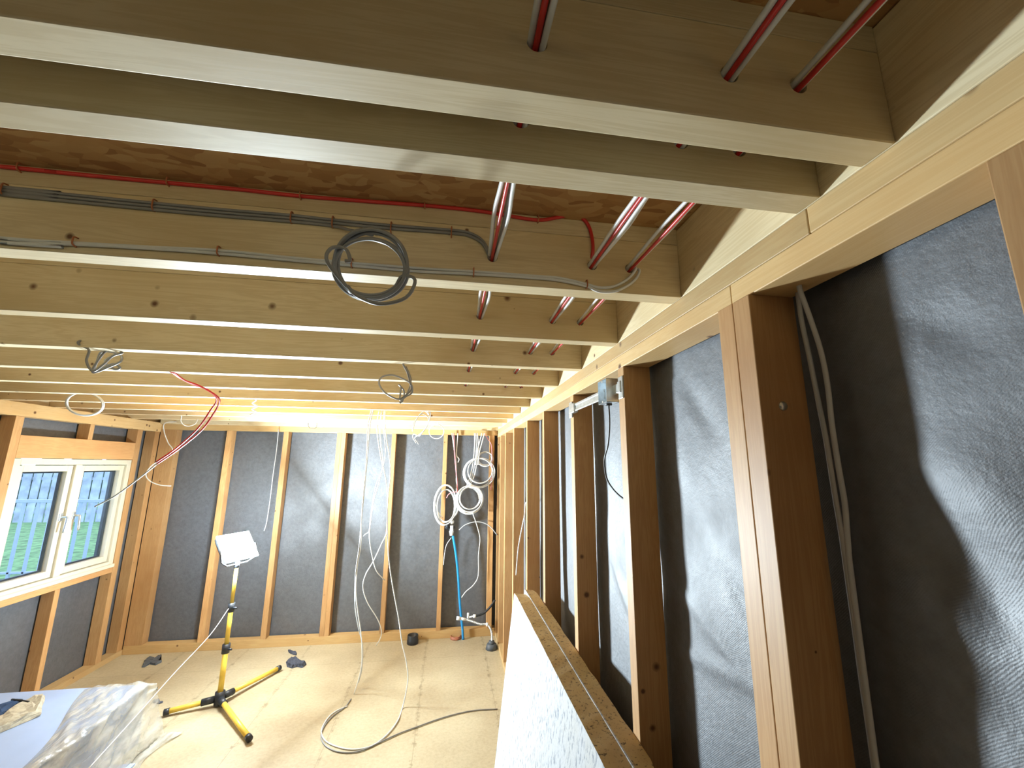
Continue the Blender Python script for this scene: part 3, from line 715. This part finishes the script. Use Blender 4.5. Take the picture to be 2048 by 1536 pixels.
# ================================================================== LONG HANGING WHITE CABLES
def hang(label, pix, y0, y1, mat='white_cable', r=.0042):
    n = len(pix); pts = []
    for i, p in enumerate(pix):
        q = at(*p, y=y0 + (y1 - y0) * i / (n - 1))
        if q.z < .006: q = at(*p, z=.006)
        pts.append(q)
    return cable(label, pts, M[mat], r, group='long cables hanging from the ceiling', smooth=6)
hang('leftmost long white cable hanging from ceiling, brushing the floor', [(747, 806), (737, 845), (734, 890), (732, 935), (727, 985), (723, 1040), (722, 1090), (715, 1130), (712, 1180), (716, 1225), (723, 1275), (724, 1320), (719, 1352), (708, 1388)], 3.3, 3.95)
hang('long white cable hanging beside the leftmost one, bowing left low down', [(750, 806), (741, 845), (736, 900), (731, 960), (724, 1030), (719, 1090), (712, 1140), (710, 1180), (711, 1220), (718, 1260), (725, 1290), (724, 1335), (717, 1365)], 3.32, 4.0, 'pale_grey_cable')
hang('white hanging cable that crosses over and ends in a hook just above the floor', [(758, 822), (754, 850), (756, 880), (763, 920), (772, 960), (775, 1000), (774, 1060), (762, 1090), (747, 1122), (731, 1150), (726, 1175), (735, 1205), (755, 1238), (763, 1262), (760, 1278), (752, 1291)], 3.4, 4.6)
hang('white hanging cable in the middle of the bunch, its tip ending on a stud', [(764, 820), (760, 850), (762, 890), (766, 925), (758, 965), (748, 1000), (742, 1040), (739, 1075), (744, 1110), (752, 1140), (764, 1155), (769, 1160)], 3.4, 4.75)
hang('white hanging cable bowed left in the bunch, joining the mid stud', [(768, 822), (768, 860), (771, 905), (764, 940), (752, 970), (746, 1000), (741, 1035), (738, 1062), (731, 1068), (727, 1072)], 3.45, 4.7, 'pale_grey_cable', .0036)
hang('rightmost long white cable, running down to the floor and looping across it', [(770, 820), (772, 870), (779, 915), (781, 950), (776, 1000), (775, 1060), (778, 1120), (786, 1175), (797, 1235), (804, 1285), (812, 1320), (816, 1355), (812, 1385), (805, 1415), (796, 1440), (778, 1465), (752, 1487), (725, 1497), (695, 1498), (665, 1490), (648, 1478), (643, 1460), (655, 1437), (672, 1422), (695, 1412)], 3.45, 3.9)
cable('thin dark cable lying on the floor, curving towards the leaning panels', [at(*p, z=.006) for p in [(702, 1398), (690, 1414), (668, 1430), (650, 1450), (642, 1472), (652, 1492), (680, 1504), (720, 1502), (765, 1482), (800, 1466), (838, 1452), (880, 1437), (920, 1426), (955, 1420), (995, 1418)]], M['grey_cable'], .0042, smooth=6)

# ================================================================== SERVICES IN THE BACK RIGHT BAY
yb = 4.90
def bay(label, pix, mat, r=.0045, y=yb, y2=None, **k):
    n = len(pix); return cable(label, [at(*p, y=y + ((y2 or y) - y) * i / (n - 1)) for i, p in enumerate(pix)], M[mat], r, smooth=6, **k)
bay('white cable dropping at the left of the corner bay to the lower coils', [(904, 866), (908, 895), (912, 925), (913, 960), (913, 985)], 'white_cable', .0058)
bay('pink cable dropping at the left of the corner bay to the lower coils', [(908, 866), (909, 900), (911, 930), (914, 960), (915, 985)], 'pink_cable', .0062, y=4.885)
bay('second white cable at the left of the corner bay, hanging a little shorter', [(916, 866), (914, 890), (913, 910), (918, 918), (916, 925)], 'white_cable', .0058)
for k, (dx, m_) in enumerate([(-4, 'white_cable'), (0, 'pale_grey_cable'), (4, 'white_cable')]):
    bay(['left white cable of the thick trunk falling to the front ring in the corner bay', 'middle pale cable of the thick trunk falling to the front ring in the corner bay', 'right white cable of the thick trunk falling to the front ring in the corner bay'][k],
        [(952 + dx * .7, 866), (953 + dx, 895), (950 + dx, 925), (945 + dx, 950), (937 + dx * .8, 972)], m_, .0062, y=4.86)
for k, dx in enumerate((-3, 2)):
    bay(['left white cable slanting from top right of the corner bay to the trunk', 'right white cable slanting from top right of the corner bay to the trunk'][k],
        [(967 + dx, 866), (962 + dx, 885), (957 + dx, 905), (954 + dx, 930)], 'white_cable', .0062, y=4.845)
bay('thin pink cable slanting across the top right of the corner bay', [(970, 868), (977, 880), (983, 892), (984, 930), (982, 980)], 'pink_cable', .0048, y=4.88)
def ring(label, px, py, r, turns, seed, y, mat='white_cable', tilt=.15, wob=.1, rad=.0055, squash=1.0):
    cable(label, ring_pts(at(px, py, y=y), r, turns, (1, tilt, 0), (0, .1, 1), wob=wob, seed=seed, squash=squash), M[mat], rad, name='cable_coil', cat='cable coil', smooth=4, group='cable coils in the corner bay')
ring('white cable coil in front, lowest full ring in the corner bay', 939, 998, .138, 7, 41, 4.80, wob=.22)
ring('white cable coil behind the trunk, middle right of the corner bay', 959, 944, .165, 5, 42, 4.86, wob=.2, squash=.95)
ring('small white cable coil highest at the right of the corner bay', 970, 918, .088, 4, 43, 4.89, wob=.15, squash=.9)
ring('pinkish white cable coil at the left of the corner bay, overlapping the stud', 891, 1010, .115, 6, 44, 4.85, 'white_cable', wob=.2, squash=1.75)
bay('pink cable arc inside the left coil of the corner bay', [(893, 996), (898, 988), (908, 984), (915, 985)], 'pink_cable', .005, y=4.83)
bay('white cable end sticking out left of the coils onto the back wall', [(869, 994), (871, 1008), (875, 1022), (885, 1035)], 'white_cable', .0052, y=4.87)
bay('thick pale cable curving from the front ring to the pipe valve', [(917, 1010), (914, 1025), (906, 1035), (902, 1042)], 'pale_grey_cable', .010, y=4.84)
bay('grey cable arching over the corner bay to the right stud', [(918, 1060), (930, 1050), (948, 1044), (965, 1045), (980, 1053), (994, 1070)], 'pale_grey_cable', .0048, y=4.88)
bay('white cable hanging under the front ring and bending left to the blue pipe', [(946, 1028), (952, 1045), (957, 1062), (960, 1080), (957, 1110), (957, 1140), (955, 1157), (945, 1172), (932, 1183), (923, 1195)], 'white_cable', .0052, y=4.88)
bay('thin grey cable arc left of the blue pipe', [(903, 1075), (893, 1090), (889, 1110), (887, 1130)], 'pale_grey_cable', .0045, y=4.90)
# blue pipe with valve
pp = thing('water_pipe', 'blue plastic water pipe rising from the floor to a white valve', 'pipe', (at(928, 1276, y=4.90).x, 4.90, 0))
bm = bmesh.new(); pts = [at(*p, y=4.88) for p in [(906, 1072), (910, 1095), (914, 1125), (917, 1160), (919, 1195), (922, 1230), (925, 1258)]]; pts.append(Vector((pts[-1].x + .01, 4.88, 0)))
tube(bm, pts, .0135, seg=14, smooth=6); link('pipe_run', bm, M['blue'], parent=pp, origin=(pts[-1].x, 4.88, 0))
v0 = at(903, 1062, y=4.88); bm = bmesh.new(); cyl(bm, v0 - Vector((0, 0, .05)), v0, .017, .026, seg=16); box(bm, v0.x - .018, v0.x + .018, v0.y - .018, v0.y + .018, v0.z, v0.z + .06, bevel=.004)
bmesh.ops.create_uvsphere(bm, u_segments=14, v_segments=8, radius=.026, matrix=Matrix.Translation(v0 + Vector((0, -.01, .10))))
link('valve', bm, M['white_plastic'], parent=pp, origin=tuple(v0))
bm = bmesh.new(); cyl(bm, v0 + Vector((-.07, 0, .04)), v0 + Vector((.03, 0, .04)), .014, seg=12); cyl(bm, v0 + Vector((-.045, -.01, .10)), v0 + Vector((-.045, -.01, .02)), .02, seg=12)
link('valve_lever', bm, M['black'], parent=pp, origin=tuple(v0))
# black pipe stub, clay stub, hose with boot
def stub(name, label, cat, px, py, r, h, mat, wall=.006):
    p = at(px, py, z=0); bm = bmesh.new(); n = 26; rr = []
    prof = [(r, 0), (r * 1.06, .004), (r * 1.06, h * .45), (r, h * .5), (r, h - .004), (r - .003, h), (r - wall, h), (r - wall, .01), (0.001, .01)]
    for (a, z) in prof: rr.append([bm.verts.new((p.x + a * math.cos(2 * math.pi * k / n), p.y + a * math.sin(2 * math.pi * k / n), z)) for k in range(n)])
    for a, b in zip(rr, rr[1:]):
        for k in range(n): bm.faces.new((a[k], a[(k + 1) % n], b[(k + 1) % n], b[k])).smooth = True
    return tag(link(name, bm, mat, origin=(p.x, p.y, 0)), label, cat)
stub('pipe_stub', 'black round pipe stub standing on the floor by the back wall', 'pipe', 825, 1287, .056, .085, M['black'])
stub('pipe_stub', 'red brown clay pipe stub in the floor beside the blue pipe', 'pipe', 911, 1277, .055, .03, M['copper'])
bt = thing('flexible_hose', 'silver corrugated hose rising from a black floor boot in the back right corner', 'hose', tuple(at(983, 1300, z=0)))
p0 = at(983, 1298, z=0)
bm = bmesh.new(); cyl(bm, p0, p0 + Vector((0, 0, .05)), .062, .05, seg=8); cyl(bm, p0 + Vector((0, 0, .045)), p0 + Vector((0, 0, .075)), .03, seg=14); link('boot', bm, M['grey_rubber'], parent=bt, origin=tuple(p0))
hp = [p0 + Vector((0, 0, .06)), at(984, 1275, y=4.66), at(982, 1260, y=4.68), at(974, 1249, y=4.7), at(960, 1248, y=4.72), at(945, 1243, y=4.74), at(932, 1239, y=4.75)]
P = catmull(hp, 24); bm = bmesh.new(); tube(bm, P, [.0115 + .0022 * math.sin(i * 1.5) for i in range(len(P))], seg=10, smooth=0); link('corrugated_sleeve', bm, M['steel'], parent=bt, origin=tuple(p0))
bm = bmesh.new(); e = hp[-1]; cyl(bm, e, e + Vector((-.06, 0, .012)), .014, seg=12); cyl(bm, e + Vector((-.06, 0, .012)), e + Vector((-.10, 0, .018)), .019, seg=12); cyl(bm, hp[3] + Vector((-.01, 0, 0)), hp[3] + Vector((.012, 0, 0)), .018, seg=12)
link('hose_fitting', bm, M['white_plastic'], parent=bt, origin=tuple(e))
hz_ = [at(990, 1200, y=4.80), at(982, 1212, y=4.78), at(968, 1226, y=4.77), at(952, 1232, y=4.76), at(938, 1234, y=4.76)]
bh = thing('black_hose', 'short black hose bending out from the corner stud to white fittings', 'hose', tuple(hz_[0]))
bm = bmesh.new(); tube(bm, hz_[:4], .011, seg=10, smooth=6); link('hose_body', bm, M['black'], parent=bh, origin=tuple(hz_[0]))
bm = bmesh.new(); cyl(bm, hz_[3], hz_[3] + Vector((-.03, 0, 0)), .017, seg=12); cyl(bm, hz_[4] + Vector((-.01, 0, -.02)), hz_[4] + Vector((-.01, 0, .04)), .012, seg=12); cyl(bm, hz_[3], hz_[4], .008, seg=10)
link('hose_fitting', bm, M['white_plastic'], parent=bh, origin=tuple(hz_[3]))

# thin cable between far right studs, grey cables beside doubled stud
cable('thin white cable trailing down between the far studs of the right wall', [Vector((XR + .014, 3.04, at(1051, 1000, x=XR).z))] + [at(*p, x=XR + .01) for p in [(1051, 1008), (1049, 1030), (1042, 1065), (1036, 1100), (1032, 1150)]], M['white_cable'], .0042, smooth=6)
ga = [at(*p, y=.645) for p in [(1594, 575), (1603, 640), (1620, 720), (1636, 800), (1652, 880), (1668, 980), (1688, 1080), (1702, 1170), (1712, 1270), (1722, 1350), (1737, 1440), (1752, 1545)]]
for i, v in enumerate(ga): v.x = min(v.x, .668)
cable('grey cable running full height close beside the doubled stud', ga, M['pale_grey_cable'], .0050, smooth=5, flat=.7)
gb = [at(*p, y=.618) for p in [(1600, 580), (1618, 630), (1641, 700), (1655, 770), (1664, 850), (1678, 940), (1690, 1010), (1696, 1090), (1706, 1180)]]
cable('second grey cable bowing away from the doubled stud into the bay', [Vector((gb[0].x, .618, H - PR + .015))] + gb + [gb[-1] + Vector((.004, .008, -.4)), gb[-1] + Vector((.004, .008, -1.2)), Vector((gb[-1].x, .63, .035))], M['pale_grey_cable'], .0050, smooth=5, flat=.7)

# ================================================================== STEEL BOX BRACKET
br = thing('box_bracket', 'galvanised steel bracket bar with an open back box, fixed between two right wall studs', 'bracket', (XR, 1.40, 2.07))
zc = 2.105
bm = bmesh.new()
for dz in (-.013, .013):
    box(bm, XR - .010, XR - .004, 1.42, 1.80, zc + dz - .005, zc + dz + .005, bevel=.0015)
box(bm, XR - .007, XR - .003, 1.42, 1.80, zc - .013, zc + .013)
box(bm, XR - .016, XR + .006, 1.785, 1.838, zc - .022, zc + .022, bevel=.003)
box(bm, XR - .008, XR + .002, 1.30, 1.345, zc - .016, zc + .016, bevel=.002)
link('bracket_bar', bm, M['steel'], parent=br, origin=(XR, 1.57, zc))
for yy in (1.285, 1.862):
    bm = bmesh.new(); box(bm, XR - .008, XR - .0025, yy - .023, yy + .012 if yy < 1.5 else yy + .023, zc - .04, zc + .035, bevel=.0015); box(bm, XR - .012, XR - .004, yy - .012, yy + .012, zc - .02, zc + .02, bevel=.002)
    link('end_plate', bm, M['steel'], parent=br, origin=(XR, yy, zc))
ybx0, ybx1 = 1.342, 1.424
bm = bmesh.new(); d0, d1 = XR - .032, XR + .014
hh = .042
box(bm, d1 - .0015, d1, ybx0, ybx1, zc - hh, zc + hh)
box(bm, d0, d1, ybx0, ybx0 + .0015, zc - hh, zc + hh); box(bm, d0, d1, ybx1 - .0015, ybx1, zc - hh, zc + hh)
box(bm, d0, d1, ybx0, ybx1, zc - hh, zc - hh + .0015); box(bm, d0, d1, ybx0, ybx1, zc + hh - .0015, zc + hh)
for s in (-1, 1): box(bm, d0, d0 + .0012, (ybx0 + ybx1) / 2 - .006, (ybx0 + ybx1) / 2 + .006, zc + s * hh - (.009 if s > 0 else 0), zc + s * hh + (.009 if s < 0 else 0))
link('back_box', bm, M['steel'], parent=br, origin=(XR, 1.4, zc))
bm = bmesh.new(); cyl(bm, (XR - .008, 1.385, zc - hh - .006), (XR - .008, 1.385, zc - hh + .004), .012, seg=14); link('grommet', bm, M['black'], parent=br, origin=(XR - .008, 1.385, zc - hh))
cable('thin dark cable hanging from the steel back box and curving behind the stud', [Vector((XR - .008, 1.385, zc - .02)), Vector((XR - .008, 1.385, zc - hh - .01)), at(1219, 850, x=XR + .004), at(1216, 890, x=XR + .016), at(1209, 920, x=XR + .018), at(1213, 955, x=XR + .022), at(1226, 978, x=XR + .03), at(1245, 996, x=XR + .045), at(1265, 1003, x=XR + .06)], M['dark_cable'], .0033, smooth=6)

# ================================================================== LEANING PANELS
zt_ = 1.08
def panel(label, xa, xb, yn, yf, jag, seed):
    """sheet leaning on the right wall; xa..xb at the top edge; foot further into the room"""
    rnd = random.Random(seed); bm = bmesh.new(); n = 40; lean = .125; v = []
    for i in range(n + 1):
        y = yn + (yf - yn) * i / n
        jb = jag * (rnd.uniform(-.5, .5) + (1.8 if 9 < i < 14 else 0))
        cornr = .03 * max(0, (i - n + 2) / 2)
        row = [(xa, y, zt_ + rnd.uniform(-.0015, .0015) - cornr * .4), (xb - abs(jb) * .9, y, zt_ - rnd.uniform(0, .003) - cornr * .6), (xb - lean, y, .004), (xa - lean, y, .0)]
        row = [(xa, y, row[0][2]), (xb - max(0, jb), y, row[1][2]), (xb, y, zt_ - .02), (xb - lean, y, .0), (xa - lean, y, .0)]
        v.append([bm.verts.new(p) for p in row])
    m_ = 5
    for a, b in zip(v, v[1:]):
        for k in range(m_):
            f = bm.faces.new((a[k], a[(k + 1) % m_], b[(k + 1) % m_], b[k]))
            f.material_index = 0 if k in (4,) else 1
            if k == 2: f.material_index = 0
    bm.faces.new(v[0]).material_index = 1; bm.faces.new(v[-1][::-1]).material_index = 1
    o = link('insulation_panel', bm, [M['panel_face'], M['panel_core']], origin=((xa + xb) / 2 - lean, (yn + yf) / 2, 0))
    tag(o, label, 'panel', 'flecked panels leaning on the right wall')
panel('flecked white-faced thick panel leaning against the right wall, outer one facing the room', .426, .4985, .35, 2.70, .0015, 1)
panel('flecked tan thick panel behind the outer one, touching the right wall studs', .5035, XR - .004, .35, 2.77, .006, 2)
timb = bmesh.new()
box(timb, .4987, .5033, .35, 2.72, zt_ - .05, zt_ + .0015); bmesh.ops.translate(timb, verts=timb.verts, vec=(0, 0, 0))
fc = [o_ for o_ in COL.objects if o_.name.startswith('insulation_panel')][1]
fo = link('white_facing', timb, M['panel_face'], parent=fc, origin=(.5, 1.5, zt_ - .05)); fo['label'] = 'thin white facing skin along the panel top'

# ================================================================== WRAPPED PACK AT LOWER LEFT
PX0, PX1, PY0, PY1, PZ = XL + .02, -1.985, 1.9, 3.50, .35
pk = thing('board_pack', 'pack of white boards partly wrapped in crinkled clear plastic, on the floor at lower left', 'pack', ((PX0 + PX1) / 2, 2.7, 0))
for k in range(4):
    z0 = k * PZ / 4
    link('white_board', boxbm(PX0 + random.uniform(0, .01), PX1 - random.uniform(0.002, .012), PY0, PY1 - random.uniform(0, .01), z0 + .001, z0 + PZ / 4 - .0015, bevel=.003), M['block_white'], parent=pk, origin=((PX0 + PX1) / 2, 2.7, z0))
bm = bmesh.new(); nu, nv = 60, 110; g = []
for j in range(nv + 1):
    y = PY0 - .02 + (PY1 + .06 - PY0 + .02) * j / nv; col = []
    for i in range(nu + 1):
        s = i / nu
        wtop = .035 + .33 * max(0, (y - 2.65) / .85)
        L1 = wtop; L2 = PZ + .03; L3 = .14 + .05 * math.sin(y * 9)
        d = s * (L1 + L2 + L3)
        nz_ = mnoise.noise(Vector((d * 9 + y * 3, y * 1.6, 0))); nz2 = mnoise.noise(Vector((d * 26, y * 5, 4)))
        bump = .028 * abs(nz_) + .010 * abs(nz2) + .004
        if d < L1: x, z = PX1 - L1 + d, PZ + bump * (1.3 if s > .08 else s / .08 * 1.3) + .002
        elif d < L1 + L2:
            q = (d - L1) / L2; x, z = PX1 + .01 + bump * 1.2 + .10 * q * q, PZ + .012 - q * (PZ + .002)
        else:
            q = (d - L1 - L2); x, z = PX1 + .11 + q * .75, .006 + bump * .55 * math.exp(-q * 3)
        x += .02 * math.sin(y * 7)
        if j > nv - 6 and d < L1 + .05: z -= (j - nv + 6) * .006
        col.append(bm.verts.new((x, y, max(z, .003))))
    g.append(col)
for j in range(nv):
    for i in range(nu): bm.faces.new((g[j][i], g[j][i + 1], g[j + 1][i + 1], g[j + 1][i])).smooth = True
fl = link('plastic_wrap', bm, M['film'], parent=pk, origin=(PX1, 2.7, 0)); fl['label'] = 'crinkled clear plastic film'
# offcut + dark cloth tool on top
def lump(name, label, cat, pts2, z0, h, mat, seed=0, rough=.006):
    rnd = random.Random(seed); bm = bmesh.new(); n = len(pts2)
    lo = [bm.verts.new((p[0], p[1], z0)) for p in pts2]; cx = sum(p[0] for p in pts2) / n; cy_ = sum(p[1] for p in pts2) / n
    hi = [bm.verts.new((cx + (p[0] - cx) * .9, cy_ + (p[1] - cy_) * .9, z0 + h * rnd.uniform(.75, 1.1))) for p in pts2]
    bm.faces.new(lo[::-1]); bm.faces.new(hi)
    for k in range(n): bm.faces.new((lo[k], lo[(k + 1) % n], hi[(k + 1) % n], hi[k]))
    bmesh.ops.triangulate(bm, faces=bm.faces[:]); bmesh.ops.subdivide_edges(bm, edges=bm.edges[:], cuts=3, use_grid_fill=True)
    for v in bm.verts:
        if v.co.z > z0 + .002: v.co += Vector((mnoise.noise(v.co * 40), mnoise.noise(v.co * 40 + Vector((5, 0, 0))), mnoise.noise(v.co * 35 + Vector((0, 9, 0))))) * rough
    o = link(name, bm, mat, origin=(cx, cy_, z0)); return tag(o, label, cat)
Z = PZ + .001
def zz(px, py): p = at(px, py, z=Z); return (p.x, p.y)
lump('foam_offcut', 'broken beige offcut lying on the white pack at the left edge', 'offcut', [zz(-60, 1500), zz(0, 1466), (zz(80, 1432)), zz(88, 1396), zz(52, 1408), zz(0, 1440), zz(-70, 1470)], Z, .04, M['offcut'], 3, .012)
lump('work_glove', 'dark blue crumpled glove or cloth on the white pack beside the beige offcut', 'cloth', [zz(-70, 1462), zz(0, 1440), zz(48, 1412), zz(46, 1402), zz(24, 1408), zz(0, 1418), zz(-60, 1440)], Z, .03, M['blue_cloth'], 4, .012)
bm = bmesh.new(); tube(bm, [at(24, 1399, z=Z + .02), at(40, 1401, z=Z + .03), at(58, 1404, z=Z + .03)], .006, seg=8, smooth=4); tag(link('screwdriver', bm, M['black'], origin=tuple(at(24, 1399, z=Z))), 'thin dark rod lying behind the beige offcut on the white pack', 'tool')
bm = bmesh.new(); a_, b_ = at(178, 1534, z=.02), at(268, 1529, z=.02); box(bm, a_.x, b_.x, a_.y - .35, a_.y, 0.004, .02, bevel=.002)
tag(link('white_offcut', bm, M['block_white'], origin=(a_.x, a_.y, 0)), 'flat white board offcut on the floor at the bottom edge, by the wrapped pack', 'offcut')

# ================================================================== FLOOR DEBRIS
def deb(label, name, px, py, pix, h, mat='scrap', seed=0):
    pts2 = []
    for q in pix:
        p = at(px + q[0], py + q[1], z=.001); pts2.append((p.x, p.y))
    return lump(name, label, 'rubbish', pts2, .001, h, M[mat], seed, .012)
deb('crumpled dark scrap on the floor by the back wall, right of the tripod', 'crumpled_scrap', 592, 1329, [(-20, -3), (-12, -9), (0, -8), (6, -4), (20, 1), (12, 7), (2, 5), (-8, 8), (-18, 5)], .03, seed=5)
deb('small dark stick on the floor behind the crumpled scrap', 'dark_stick', 585, 1306, [(-9, -4), (-5, -5), (9, 2), (8, 5), (2, 4), (-7, 0)], .012, seed=6)
deb('grey crumpled scrap on the floor in front of the back left corner', 'crumpled_scrap', 303, 1325, [(-20, 10), (-15, -2), (-5, -10), (8, -8), (20, -14), (12, -2), (20, 0), (8, 6), (-4, 4), (-14, 10)], .02, 'grey_rubber', 7)
deb('small dark scrap on the floor left of the tripod foot', 'crumpled_scrap', 315, 1405, [(-10, 0), (-3, -4), (6, -2), (10, 1), (3, 3), (-6, 3)], .015, seed=8)
